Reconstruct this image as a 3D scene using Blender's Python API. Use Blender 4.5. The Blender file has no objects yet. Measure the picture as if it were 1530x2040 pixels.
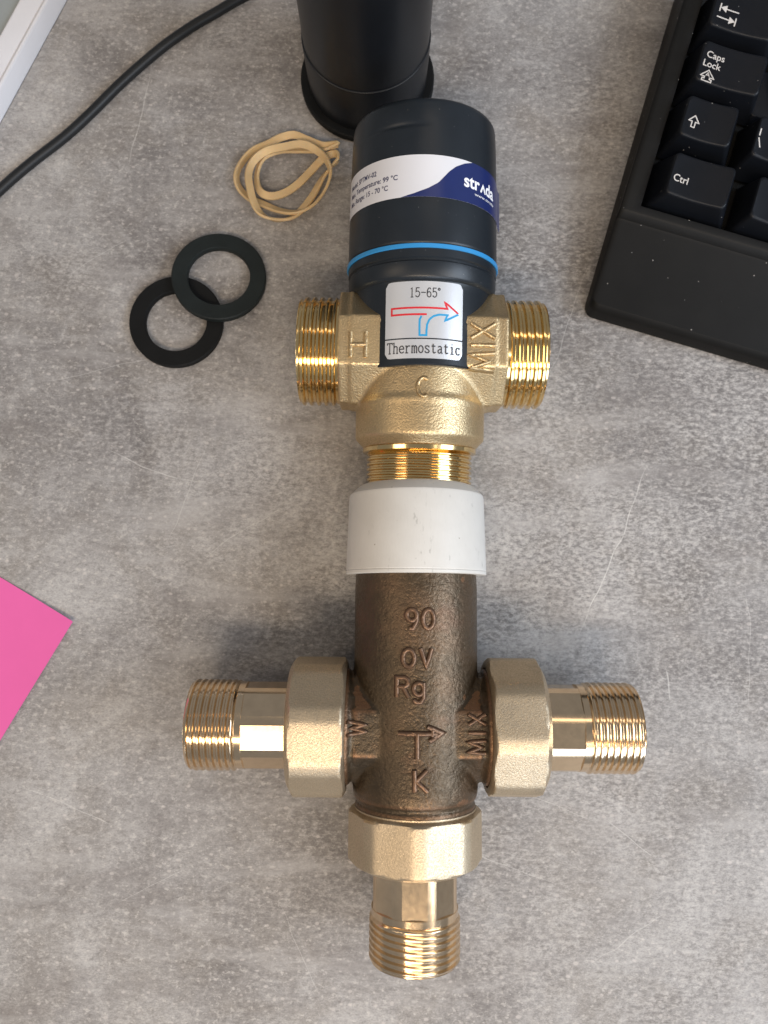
import bpy, bmesh, math, random
import numpy as np
from mathutils import Vector, Matrix
from mathutils.bvhtree import BVHTree

random.seed(4)
MM = 0.001
scene = bpy.context.scene
COL = scene.collection
rad = math.radians

# ------------------------------------------------------------------ camera
TILT, FPX, DIST = rad(7.0), 1532.0, 255.0
cam_d = bpy.data.cameras.new('camera')
cam = bpy.data.objects.new('camera', cam_d)
COL.objects.link(cam)
cam_d.sensor_fit = 'HORIZONTAL'
cam_d.sensor_width = 36.0
cam_d.lens = 36.0 * FPX / 1530.0
cam_d.clip_start = 0.005
cam_d.clip_end = 20
cam.location = (0, -DIST * math.sin(TILT) * MM, DIST * math.cos(TILT) * MM)
cam.rotation_euler = (TILT, 0, 0)
cam_d.dof.use_dof = True
cam_d.dof.focus_distance = 0.226
cam_d.dof.aperture_fstop = 19.0
scene.camera = cam

# ------------------------------------------------------------------ world
world = bpy.data.worlds.new('World')
scene.world = world
world.use_nodes = True
bg = world.node_tree.nodes['Background']
bg.inputs[0].default_value = (0.92, 0.94, 1.0, 1)
bg.inputs[1].default_value = 0.25

# ------------------------------------------------------------------ lamps: ceiling panels and a window
def area(name, loc, size, power, color, target=(0, 0, 0)):
    d = bpy.data.lights.new(name, 'AREA')
    d.shape = 'RECTANGLE'
    d.size, d.size_y = size
    d.energy = power
    d.color = color
    o = bpy.data.objects.new(name, d)
    COL.objects.link(o)
    o.location = loc
    o.rotation_euler = (Vector(target) - Vector(loc)).to_track_quat('-Z', 'Y').to_euler()
    return o

def lamp_dir(ax, ay, h):
    return (h * math.tan(rad(ax)), h * math.tan(rad(ay)), h)

WARM = (1.0, 0.80, 0.58)
NEUT = (1.0, 0.93, 0.85)
COOL = (0.72, 0.84, 1.0)
area('ceiling_panel_left', lamp_dir(-42, -8, 1.6), (0.30, 0.9), 5.6, WARM)
area('ceiling_panel_back', lamp_dir(9, 27, 1.7), (0.9, 0.14), 1.6, WARM)
area('ceiling_panel_right', lamp_dir(38, -20, 1.5), (0.27, 0.8), 6.6, NEUT)
area('ceiling_panel_front', lamp_dir(-4, -36, 1.0), (0.75, 0.16), 8.0, WARM)
area('window_right', (0.80, -0.12, 0.58), (0.5, 0.42), 6.4, COOL)
area('window_front', (0.45, -1.0, 0.66), (0.8, 0.45), 6.4, COOL)

# ------------------------------------------------------------------ output look
scene.view_settings.view_transform = 'Standard'
scene.view_settings.look = 'None'
scene.view_settings.gamma = 1
scene.view_settings.exposure = 0.0
scene.view_settings.use_curve_mapping = False
scene.render.engine = 'CYCLES'

# ------------------------------------------------------------------ pixel helper (photo pixel -> point on the plane z)
cd = np.array([0, math.sin(TILT), -math.cos(TILT)])
cu = np.array([0, math.cos(TILT), math.sin(TILT)])
cc = -cd * DIST
def at(px, py, z=0.0):
    r = cd + np.array([1, 0, 0]) * (px - 765) / FPX + cu * (1020 - py) / FPX
    return cc + r * ((z - cc[2]) / r[2])

# ------------------------------------------------------------------ materials
def new_mat(name):
    m = bpy.data.materials.new(name)
    m.use_nodes = True
    nt = m.node_tree
    return m, nt, nt.nodes['Principled BSDF']

def N(nt, typ, **kw):
    n = nt.nodes.new(typ)
    for k, v in kw.items():
        setattr(n, k, v)
    return n

def noise(nt, vec, scale, detail=2.0, rough=0.5, dist=0.0):
    n = N(nt, 'ShaderNodeTexNoise')
    n.inputs['Scale'].default_value = scale
    n.inputs['Detail'].default_value = detail
    n.inputs['Roughness'].default_value = rough
    n.inputs['Distortion'].default_value = dist
    if vec is not None:
        nt.links.new(vec, n.inputs['Vector'])
    return n.outputs['Fac']

def ramp(nt, fac, stops, interp='LINEAR'):
    n = N(nt, 'ShaderNodeValToRGB')
    cr = n.color_ramp
    cr.interpolation = interp
    while len(cr.elements) < len(stops):
        cr.elements.new(0.5)
    for e, (p, c) in zip(cr.elements, stops):
        e.position = p
        e.color = (c, c, c, 1) if isinstance(c, (int, float)) else (*c, 1)
    nt.links.new(fac, n.inputs['Fac'])
    return n.outputs['Color']

def mix(nt, fac, a, b, mode='MIX'):
    n = N(nt, 'ShaderNodeMix', data_type='RGBA', blend_type=mode)
    for sock, v in ((n.inputs[0], fac), (n.inputs[6], a), (n.inputs[7], b)):
        if isinstance(v, bpy.types.NodeSocket):
            nt.links.new(v, sock)
        elif isinstance(v, (int, float)):
            sock.default_value = v
        else:
            sock.default_value = (*v, 1)
    return n.outputs[2]

def math_n(nt, op, a, b=0.0, clamp=False):
    n = N(nt, 'ShaderNodeMath', operation=op, use_clamp=clamp)
    for sock, v in ((n.inputs[0], a), (n.inputs[1], b)):
        if isinstance(v, bpy.types.NodeSocket):
            nt.links.new(v, sock)
        else:
            sock.default_value = v
    return n.outputs[0]

def obj_vec(nt, scale=(1, 1, 1), rot=(0, 0, 0), loc=(0, 0, 0)):
    t = N(nt, 'ShaderNodeTexCoord')
    m = N(nt, 'ShaderNodeMapping')
    m.inputs['Scale'].default_value = scale
    m.inputs['Rotation'].default_value = rot
    m.inputs['Location'].default_value = loc
    nt.links.new(t.outputs['Object'], m.inputs['Vector'])
    return m.outputs['Vector']

def bump(nt, p, height, dist, strength=1.0):
    b = N(nt, 'ShaderNodeBump')
    b.inputs['Distance'].default_value = dist
    b.inputs['Strength'].default_value = strength
    nt.links.new(height, b.inputs['Height'])
    nt.links.new(b.outputs['Normal'], p.inputs['Normal'])

def dust(nt, vec, scale, thr):
    """small separate specks, 0..1"""
    v = N(nt, 'ShaderNodeTexVoronoi')
    v.inputs['Scale'].default_value = scale
    v.inputs['Randomness'].default_value = 1.0
    nt.links.new(vec, v.inputs['Vector'])
    sep = N(nt, 'ShaderNodeSeparateColor')
    nt.links.new(v.outputs['Color'], sep.inputs[0])
    size = math_n(nt, 'MULTIPLY', sep.outputs[0], thr)
    d = math_n(nt, 'LESS_THAN', v.outputs['Distance'], size)
    keep = math_n(nt, 'GREATER_THAN', sep.outputs[1], 0.62)
    return math_n(nt, 'MULTIPLY', d, keep)

MAT = {}

def simple(name, col, rough, metal=0.0, grain=0.0, gscale=3000, var=0.0, specks=None, coat=0.0, spec=0.5):
    m, nt, p = new_mat(name)
    v = obj_vec(nt)
    col_s = None
    if var > 0:
        f = noise(nt, v, 90, 4, 0.6)
        lo = tuple(c * (1 - var) for c in col)
        hi = tuple(min(1, c * (1 + var)) for c in col)
        col_s = ramp(nt, f, [(0.3, lo), (0.7, hi)])
    if specks:
        base = col_s if col_s is not None else col
        col_s = mix(nt, dust(nt, v, specks[0], specks[1]), base, specks[2])
    if col_s is not None:
        nt.links.new(col_s, p.inputs['Base Color'])
    else:
        p.inputs['Base Color'].default_value = (*col, 1)
    p.inputs['Roughness'].default_value = rough
    p.inputs['Metallic'].default_value = metal
    p.inputs['Specular IOR Level'].default_value = spec
    if coat:
        p.inputs['Coat Weight'].default_value = coat
        p.inputs['Coat Roughness'].default_value = 0.25
    if grain > 0:
        bump(nt, p, noise(nt, v, gscale, 2, 0.6), grain * MM)
    MAT[name] = m
    return m

# machined brass
def brass_machined(name, col, rough):
    m, nt, p = new_mat(name)
    v = obj_vec(nt)
    f = noise(nt, v, 260, 3, 0.6)
    nt.links.new(ramp(nt, f, [(0.3, tuple(c * 0.88 for c in col)), (0.7, col)]), p.inputs['Base Color'])
    nt.links.new(ramp(nt, noise(nt, v, 700, 3, 0.7), [(0.3, rough * 0.9), (0.75, rough * 1.15)]), p.inputs['Roughness'])
    p.inputs['Metallic'].default_value = 1
    MAT[name] = m
brass_machined('brass_gold', (0.86, 0.63, 0.30), 0.14)
brass_machined('brass_rose', (0.86, 0.66, 0.44), 0.16)

# blasted cast brass
def brass_cast(name, lo, hi, rough, grain, gscale):
    m, nt, p = new_mat(name)
    v = obj_vec(nt)
    f1 = noise(nt, v, 60, 4, 0.6)
    f2 = noise(nt, v, gscale, 2, 0.6)
    c = ramp(nt, f1, [(0.3, lo), (0.7, hi)])
    c = mix(nt, ramp(nt, noise(nt, obj_vec(nt, loc=(2, 5, 1)), 110, 5, 0.7), [(0.52, 0.0), (0.72, 0.55)]), c, (lo[0] * 0.72, lo[1] * 0.76, lo[2] * 0.86))
    c = mix(nt, ramp(nt, f2, [(0.35, 0.0), (0.7, 0.55)]), c, tuple(x * 0.66 for x in lo))
    nt.links.new(c, p.inputs['Base Color'])
    nt.links.new(ramp(nt, f2, [(0.3, rough * 0.8), (0.7, rough * 1.25)]), p.inputs['Roughness'])
    p.inputs['Metallic'].default_value = 1.0
    h = math_n(nt, 'ADD', f2, math_n(nt, 'MULTIPLY', noise(nt, v, gscale * 0.5, 2, 0.6), 0.3))
    bump(nt, p, h, grain * MM)
    MAT[name] = m
brass_cast('brass_cast', (0.61, 0.455, 0.255), (0.71, 0.55, 0.325), 0.41, 0.12, 1900)
brass_cast('brass_nut', (0.60, 0.485, 0.335), (0.70, 0.58, 0.42), 0.47, 0.085, 2300)

# dark bronze casting
def bronze():
    m, nt, p = new_mat('bronze_dark')
    v = obj_vec(nt)
    f1 = noise(nt, v, 45, 5, 0.65)
    f2 = noise(nt, v, 900, 3, 0.6)
    c = ramp(nt, f1, [(0.32, (0.060, 0.045, 0.030)), (0.5, (0.092, 0.067, 0.042)), (0.68, (0.135, 0.088, 0.053))])
    geo = N(nt, 'ShaderNodeNewGeometry')
    edge = ramp(nt, geo.outputs['Pointiness'], [(0.502, 0.0), (0.525, 1.0)])
    edge = math_n(nt, 'MULTIPLY', edge, 0.55)
    c = mix(nt, edge, c, (0.30, 0.15, 0.075))
    patch = ramp(nt, noise(nt, obj_vec(nt, loc=(3, 1, 2)), 70, 4, 0.6), [(0.58, 0.0), (0.78, 0.5)])
    c = mix(nt, patch, c, (0.18, 0.09, 0.055))
    nt.links.new(c, p.inputs['Base Color'])
    p.inputs['Metallic'].default_value = 0.72
    nt.links.new(ramp(nt, f2, [(0.3, 0.27), (0.7, 0.52)]), p.inputs['Roughness'])
    h = math_n(nt, 'ADD', f2, math_n(nt, 'MULTIPLY', noise(nt, v, 420, 4, 0.65), 1.0))
    bump(nt, p, h, 0.24 * MM)
    MAT['bronze_dark'] = m
bronze()
simple('bronze_letter', (0.175, 0.105, 0.066), 0.40, 0.72, 0.06, 1100, 0.3)

simple('valve_plastic', (0.0115, 0.0155, 0.0205), 0.36, 0, 0.012, 2600, 0.12, (900, 0.10, (0.16, 0.16, 0.16)), spec=0.4)
simple('black_matt', (0.007, 0.008, 0.010), 0.34, 0, 0.02, 4000, 0.1, spec=0.4)
simple('black_rubber', (0.0055, 0.0058, 0.006), 0.62, 0, 0.05, 1800, 0.25, spec=0.18)
simple('green_black_rubber', (0.0095, 0.0130, 0.0130), 0.60, 0, 0.05, 1800, 0.25, spec=0.25)
simple('cable_black', (0.010, 0.011, 0.012), 0.45, 0, 0.015, 2000, 0.1, spec=0.35)
simple('blue_plastic', (0.030, 0.25, 0.56), 0.35)
simple('key_plastic', (0.0045, 0.0055, 0.008), 0.40, 0, 0.018, 4500, 0.15, (560, 0.11, (0.22, 0.21, 0.20)), spec=0.22)
simple('case_plastic', (0.0055, 0.0052, 0.0048), 0.52, 0, 0.03, 3600, 0.18, (430, 0.12, (0.26, 0.245, 0.23)), spec=0.2)
simple('key_print', (0.55, 0.52, 0.49), 0.6)
simple('sticker_white', (0.66, 0.66, 0.69), 0.35, 0, 0, 0, 0.02)
simple('sticker_blue', (0.011, 0.021, 0.105), 0.30, 0, 0, 0, 0.08)
simple('print_navy', (0.04, 0.045, 0.11), 0.5)
simple('print_white', (0.82, 0.82, 0.84), 0.5)
simple('print_black', (0.03, 0.03, 0.035), 0.5)
simple('print_red', (0.62, 0.020, 0.030), 0.45)
simple('print_cyan', (0.02, 0.30, 0.58), 0.45)
simple('plate_silver', (0.72, 0.73, 0.75), 0.34, 0.55, 0.004, 3000, 0.03)
simple('paper_pink', (0.70, 0.11, 0.345), 0.75, 0, 0.01, 3000, 0.02)
simple('tray_white', (0.62, 0.62, 0.65), 0.38, 0, 0.01, 700, 0.02)
simple('tray_grey', (0.30, 0.33, 0.335), 0.42, 0, 0.01, 900, 0.04)
simple('rubber_tan', (0.60, 0.43, 0.225), 0.55, 0, 0.03, 1200, 0.14)
MAT['rubber_tan'].node_tree.nodes['Principled BSDF'].inputs['Subsurface Weight'].default_value = 0.25
MAT['rubber_tan'].node_tree.nodes['Principled BSDF'].inputs['Subsurface Radius'].default_value = (0.002, 0.0012, 0.0005)

def white_cap():
    m, nt, p = new_mat('cap_white')
    v = obj_vec(nt)
    c = ramp(nt, noise(nt, v, 70, 4, 0.6), [(0.3, (0.575, 0.555, 0.515)), (0.7, (0.64, 0.62, 0.58))])
    sc = noise(nt, obj_vec(nt, (1, 0.28, 1), (0, 0, 0.2)), 900, 3, 0.65)
    mask = ramp(nt, noise(nt, v, 130, 3, 0.6), [(0.46, 0.0), (0.62, 1.0)])
    mark = math_n(nt, 'MULTIPLY', ramp(nt, sc, [(0.61, 0.0), (0.68, 0.5)]), mask)
    c = mix(nt, mark, c, (0.30, 0.29, 0.26))
    c = mix(nt, dust(nt, v, 420, 0.10), c, (0.30, 0.27, 0.22))
    nt.links.new(c, p.inputs['Base Color'])
    p.inputs['Roughness'].default_value = 0.48
    bump(nt, p, noise(nt, obj_vec(nt, (1, 0.15, 1)), 2500, 2, 0.5), 0.02 * MM)
    MAT['cap_white'] = m
white_cap()

def concrete():
    m, nt, p = new_mat('concrete_laminate')
    cloud = noise(nt, obj_vec(nt, (1, 0.8, 1), (0, 0, 0.5), (0.55, 0.2, 0)), 12, 10, 0.70, 0.7)
    cloud2 = noise(nt, obj_vec(nt, loc=(4, 2, 0)), 34, 7, 0.70, 0.6)
    base = ramp(nt, cloud, [(0.33, (0.135, 0.125, 0.121)), (0.44, (0.215, 0.203, 0.197)), (0.55, (0.300, 0.288, 0.280)), (0.67, (0.415, 0.403, 0.393))])
    base = mix(nt, ramp(nt, cloud2, [(0.46, 0.0), (0.64, 0.65)]), base, (0.220, 0.200, 0.180))
    base = mix(nt, ramp(nt, noise(nt, obj_vec(nt, loc=(1, 8, 0)), 60, 7, 0.72, 0.4), [(0.52, 0.0), (0.68, 0.55)]), base, (0.40, 0.388, 0.38))
    # grain: pale and dark crumbs printed into the laminate, dense in some zones, loose in others
    gA = noise(nt, obj_vec(nt, (0.75, 1.3, 1), (0, 0, 0.12)), 620, 5, 0.74)
    gB = noise(nt, obj_vec(nt, (0.75, 1.3, 1), (0, 0, -0.08), (9, 1, 0)), 1700, 3, 0.7)
    gC = noise(nt, obj_vec(nt, (0.9, 1.1, 1), (0, 0, 0.3), (3, 6, 0)), 330, 6, 0.72)
    zc = at(1240, 1010) * MM
    gd = N(nt, 'ShaderNodeVectorMath', operation='DISTANCE')
    nt.links.new(N(nt, 'ShaderNodeTexCoord').outputs['Object'], gd.inputs[0])
    gd.inputs[1].default_value = (zc[0], zc[1], 0)
    near = math_n(nt, 'SUBTRACT', 0.13, math_n(nt, 'MULTIPLY', gd.outputs['Value'], 1.5))
    zone = ramp(nt, math_n(nt, 'ADD', noise(nt, obj_vec(nt, loc=(7, 5, 0)), 15, 6, 0.66), near), [(0.38, 0.30), (0.60, 1.0)])
    izone = math_n(nt, 'SUBTRACT', 1.15, zone)
    lightm = ramp(nt, gA, [(0.48, 0.0), (0.66, 1.0)])
    darkm = ramp(nt, gA, [(0.32, 1.0), (0.50, 0.0)])
    base = mix(nt, math_n(nt, 'MULTIPLY', math_n(nt, 'MULTIPLY', lightm, zone), 0.70), base, (0.57, 0.545, 0.52))
    base = mix(nt, math_n(nt, 'MULTIPLY', math_n(nt, 'MULTIPLY', darkm, zone), 0.74), base, (0.075, 0.067, 0.066))
    base = mix(nt, math_n(nt, 'MULTIPLY', math_n(nt, 'MULTIPLY', ramp(nt, gC, [(0.54, 0.0), (0.68, 1.0)]), izone), 0.55), base, (0.50, 0.475, 0.45))
    base = mix(nt, math_n(nt, 'MULTIPLY', math_n(nt, 'MULTIPLY', ramp(nt, gC, [(0.28, 1.0), (0.44, 0.0)]), izone), 0.42), base, (0.11, 0.099, 0.096))
    gD = noise(nt, obj_vec(nt, (0.95, 1.2, 1), (0, 0, 0.25), (5, 9, 0)), 560, 3, 0.62)
    base = mix(nt, math_n(nt, 'MULTIPLY', math_n(nt, 'MULTIPLY', ramp(nt, gD, [(0.57, 0.0), (0.67, 1.0)]), izone), 0.60), base, (0.54, 0.51, 0.475))
    base = mix(nt, math_n(nt, 'MULTIPLY', math_n(nt, 'MULTIPLY', ramp(nt, gD, [(0.31, 1.0), (0.45, 0.0)]), izone), 0.38), base, (0.10, 0.09, 0.087))
    base = mix(nt, 1.0, base, ramp(nt, gB, [(0.30, 0.78), (0.50, 1.0), (0.70, 1.18)]), 'MULTIPLY')
    sm = noise(nt, obj_vec(nt, (0.35, 1.6, 1), (0, 0, -0.9), (2, 2, 0)), 42, 6, 0.68, 0.3)
    base = mix(nt, ramp(nt, sm, [(0.53, 0.0), (0.66, 0.5)]), base, (0.41, 0.395, 0.385))
    sm2 = noise(nt, obj_vec(nt, (0.4, 1.5, 1), (0, 0, 0.5), (6, 3, 0)), 50, 6, 0.68, 0.3)
    base = mix(nt, ramp(nt, sm2, [(0.54, 0.0), (0.68, 0.45)]), base, (0.16, 0.145, 0.14))
    # pale crumbs that lie apart
    v = N(nt, 'ShaderNodeTexVoronoi')
    v.inputs['Scale'].default_value = 430
    nt.links.new(obj_vec(nt, (0.9, 1.3, 1)), v.inputs['Vector'])
    sep = N(nt, 'ShaderNodeSeparateColor')
    nt.links.new(v.outputs['Color'], sep.inputs[0])
    wob = math_n(nt, 'ADD', v.outputs['Distance'], math_n(nt, 'MULTIPLY', math_n(nt, 'SUBTRACT', gB, 0.5), 0.5))
    size = math_n(nt, 'MULTIPLY', math_n(nt, 'POWER', sep.outputs[0], 3.0), 0.36)
    fl = math_n(nt, 'MULTIPLY', math_n(nt, 'SUBTRACT', size, wob), 9.0, True)
    base = mix(nt, math_n(nt, 'MULTIPLY', fl, 0.40), base, (0.60, 0.55, 0.52))
    # hairline scratches, each a thin slightly wandering line of limited length
    tc = N(nt, 'ShaderNodeTexCoord')
    wn = noise(nt, obj_vec(nt), 30, 2, 0.5)
    fine = noise(nt, obj_vec(nt), 260, 3, 0.7)
    for (xa, ya), (xb, yb), wid, amt in (
            ((1292, 915), (1150, 1275), 0.16, 0.8), ((210, 905), (395, 958), 0.14, 0.55), ((1205, 1630), (1305, 1720), 0.14, 0.5),
            ((900, 1690), (1110, 1765), 0.12, 0.45), ((300, 140), (255, 330), 0.16, 0.5), ((30, 1560), (240, 1640), 0.13, 0.5),
            ((1060, 820), (1180, 520), 0.12, 0.4), ((400, 1120), (560, 1010), 0.12, 0.4), ((1330, 1330), (1345, 1400), 0.22, 0.6),
            ((1480, 1160), (1500, 1420), 0.12, 0.4), ((70, 760), (330, 700), 0.11, 0.4), ((420, 880), (330, 1090), 0.11, 0.4), ((1010, 1560), (1190, 1640), 0.11, 0.45), ((1340, 1820), (1160, 1930), 0.11, 0.4), ((230, 1800), (380, 1730), 0.11, 0.4), ((1130, 400), (1010, 330), 0.11, 0.35), ((560, 1800), (640, 1990), 0.12, 0.35), ((120, 560), (260, 470), 0.12, 0.4)):
        A, B = at(xa, ya) * MM, at(xb, yb) * MM
        d = B - A
        ln = float(np.hypot(d[0], d[1]))
        dx, dy = d[0] / ln, d[1] / ln
        dt = N(nt, 'ShaderNodeVectorMath', operation='SUBTRACT')
        nt.links.new(tc.outputs['Object'], dt.inputs[0])
        dt.inputs[1].default_value = (A[0], A[1], 0)
        def dot(vx, vy):
            q = N(nt, 'ShaderNodeVectorMath', operation='DOT_PRODUCT')
            nt.links.new(dt.outputs[0], q.inputs[0])
            q.inputs[1].default_value = (vx, vy, 0)
            return q.outputs['Value']
        along, across = dot(dx, dy), dot(-dy, dx)
        across = math_n(nt, 'ADD', across, math_n(nt, 'MULTIPLY', math_n(nt, 'SUBTRACT', wn, 0.5), 0.009))
        line = math_n(nt, 'SUBTRACT', 1.0, math_n(nt, 'DIVIDE', math_n(nt, 'ABSOLUTE', across), wid * 1.5 * MM), True)
        tt = math_n(nt, 'DIVIDE', along, ln)
        ends = math_n(nt, 'MULTIPLY', math_n(nt, 'MULTIPLY', tt, math_n(nt, 'SUBTRACT', 1.0, tt)), 6.0, True)
        k = math_n(nt, 'MULTIPLY', math_n(nt, 'MULTIPLY', line, ends), ramp(nt, fine, [(0.32, 0.2), (0.55, min(1.0, amt * 1.05))]))
        base = mix(nt, k, base, (0.66, 0.64, 0.61))
    nt.links.new(base, p.inputs['Base Color'])
    nt.links.new(ramp(nt, gA, [(0.3, 0.60), (0.7, 0.45)]), p.inputs['Roughness'])
    p.inputs['Specular IOR Level'].default_value = 0.35
    bump(nt, p, gA, 0.04 * MM)
    MAT['concrete'] = m
concrete()

# ------------------------------------------------------------------ mesh helpers (all in millimetres)
def link(name, me, mat, parent=None):
    o = bpy.data.objects.new(name, me)
    COL.objects.link(o)
    if mat:
        me.materials.clear()
        me.materials.append(MAT[mat])
    if parent is not None:
        o.parent = parent
    return o

def mesh(name, verts, faces, mat, parent=None, smooth=True, angle=35, flat=None, weld=False):
    me = bpy.data.meshes.new(name)
    me.from_pydata([(x * MM, y * MM, z * MM) for x, y, z in verts], [], faces)
    if weld:
        bm = bmesh.new()
        bm.from_mesh(me)
        bmesh.ops.remove_doubles(bm, verts=bm.verts, dist=1e-7)
        bmesh.ops.recalc_face_normals(bm, faces=bm.faces)
        bm.to_mesh(me)
        bm.free()
    me.validate()
    me.polygons.foreach_set('use_smooth', [smooth] * len(me.polygons))
    if flat:
        for i in flat:
            me.polygons[i].use_smooth = False
    if smooth and angle is not None:
        me.set_sharp_from_angle(angle=rad(angle))
    me.update()
    return link(name, me, mat, parent)

def tag(o, label, cat, group=None):
    o['label'] = label
    o['category'] = cat
    if group:
        o['group'] = group
    return o

def empty(name, loc, rot):
    o = bpy.data.objects.new(name, None)
    o.empty_display_size = 0.01
    COL.objects.link(o)
    o.location = [c * MM for c in loc]
    o.rotation_euler = rot
    return o

def axis_map(axis):
    """axial, radial-cos, radial-sin -> xyz; angle 0 points up (+z)"""
    if axis == 'y':
        return lambda a, r, t: (r * math.sin(t), a, r * math.cos(t))
    if axis == 'x':
        return lambda a, r, t: (a, -r * math.sin(t), r * math.cos(t))
    return lambda a, r, t: (r * math.sin(t), r * math.cos(t), a)

def ring_stack(rows, closed_u=True, caps=True):
    n = len(rows[0])
    verts = [p for row in rows for p in row]
    faces = []
    for i in range(len(rows) - 1):
        for j in range(n if closed_u else n - 1):
            k = (j + 1) % n
            faces.append((i * n + j, i * n + k, (i + 1) * n + k, (i + 1) * n + j))
    if caps:
        faces.append(tuple(range(n - 1, -1, -1)))
        faces.append(tuple((len(rows) - 1) * n + j for j in range(n)))
    return verts, faces

def lathe(name, prof, axis, mat, parent, seg=128, angle=35, caps=True):
    f = axis_map(axis)
    rows = [[f(a, r, 2 * math.pi * j / seg) for j in range(seg)] for a, r in prof]
    v, fc = ring_stack(rows, caps=caps)
    return mesh(name, v, fc, mat, parent, angle=angle, weld=True)

def thread(name, a0, a1, r, depth, pitch, axis, mat, parent, bore, seg=144, sub=14):
    """helical thread between a0 and a1, with chamfered outer end (a1) and a bore"""
    f = axis_map(axis)
    sg = 1 if a1 > a0 else -1
    L = abs(a1 - a0)
    rows = []
    k = -sub
    while k * pitch / sub < L + pitch / sub:
        row = []
        for j in range(seg):
            t = math.pi + 2 * math.pi * j / seg
            y = pitch * (k / sub + j / seg)
            ph = (k / sub) % 1.0
            tri = abs(2 * ph - 1)                      # 1 crest .. 0 root
            s = min(1, max(0, (tri - 0.28) / 0.46))
            s = s * s * (3 - 2 * s)
            rr = r - depth + depth * s
            yc = min(max(y, 0.0), L)
            e = L - yc
            if e < 1.0:
                rr = min(rr, r - depth * 0.95 + depth * 0.95 * e)
            if yc < 0.8:
                rr = min(rr, r - depth + depth * yc / 0.8)
            row.append(f(a0 + sg * yc, rr, t))
        rows.append(row)
        k += 1
    # end face and bore
    rows.append([f(a1, r - depth - 0.6, math.pi + 2 * math.pi * j / seg) for j in range(seg)])
    rows.append([f(a1, bore + 0.4, math.pi + 2 * math.pi * j / seg) for j in range(seg)])
    rows.append([f(a1 - sg * 0.5, bore, math.pi + 2 * math.pi * j / seg) for j in range(seg)])
    rows.append([f(a0 + sg * 0.5, bore, math.pi + 2 * math.pi * j / seg) for j in range(seg)])
    nh = len(rows) - 4                                  # helical rows; the seam joins row i to row i + sub
    verts = [p for r_ in rows for p in r_]
    fc = []
    for i in range(len(rows) - 1):
        for j in range(seg):
            if i < nh - 1 and j == seg - 1:
                a_, b_ = min(i + sub, nh - 1), min(i + 1 + sub, nh - 1)
                if a_ != b_:
                    fc.append((i * seg + j, a_ * seg, b_ * seg, (i + 1) * seg + j))
                else:
                    fc.append((i * seg + j, a_ * seg, (i + 1) * seg + j))
            else:
                k = (j + 1) % seg
                fc.append((i * seg + j, i * seg + k, (i + 1) * seg + k, (i + 1) * seg + j))
    fc.append(tuple((len(rows) - 1) * seg + j for j in range(seg)))
    return mesh(name, verts, fc, mat, parent, angle=50, weld=True)

def flats(name, a0, a1, rc, ap, nf, phase, axis, mat, parent, shoulder=0.8):
    """cylinder with nf milled flats (apothem ap) between two round shoulders"""
    f = axis_map(axis)
    w = math.acos(ap / rc)
    ang, isflat = [], []
    step = 2 * math.pi / nf
    na = 5
    for k in range(nf):
        c = phase + k * step
        ang += [(c - w, True)]
        for q in range(na):
            ang += [(c + w + (step - 2 * w) * q / na, False)]
    sg = 1 if a1 > a0 else -1
    L = abs(a1 - a0)
    def row(a, milled):
        out = []
        for t, _ in ang:
            out.append(f(a, rc, t))
        return out
    n = len(ang)
    # rows: round, round at shoulder, then the flats reached by a short ramp
    rows = [row(a0, 0), row(a0 + sg * shoulder, 0), row(a1 - sg * shoulder, 0), row(a1, 0)]
    verts = [p for r_ in rows for p in r_]
    faces, fl = [], []
    for i in range(3):
        for j in range(n):
            k = (j + 1) % n
            if ang[j][1]:
                # flat quads (chords); at the shoulders fill up to the round with a small arc strip
                faces.append((i * n + j, i * n + k, (i + 1) * n + k, (i + 1) * n + j))
                if i == 1:
                    fl.append(len(faces) - 1)
            else:
                faces.append((i * n + j, i * n + k, (i + 1) * n + k, (i + 1) * n + j))
    faces.append(tuple(range(n - 1, -1, -1)))
    faces.append(tuple(3 * n + j for j in range(n)))
    # round shoulders over the chord ends
    o = mesh(name, verts, faces, mat, parent, angle=28, flat=None)
    for j in range(n):
        if ang[j][1]:
            for i in range(3):
                o.data.polygons[i * n + j].use_smooth = False
    for s0, s1 in ((a0, a0 + sg * shoulder), (a1 - sg * shoulder, a1)):
        pass
    return o

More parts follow.
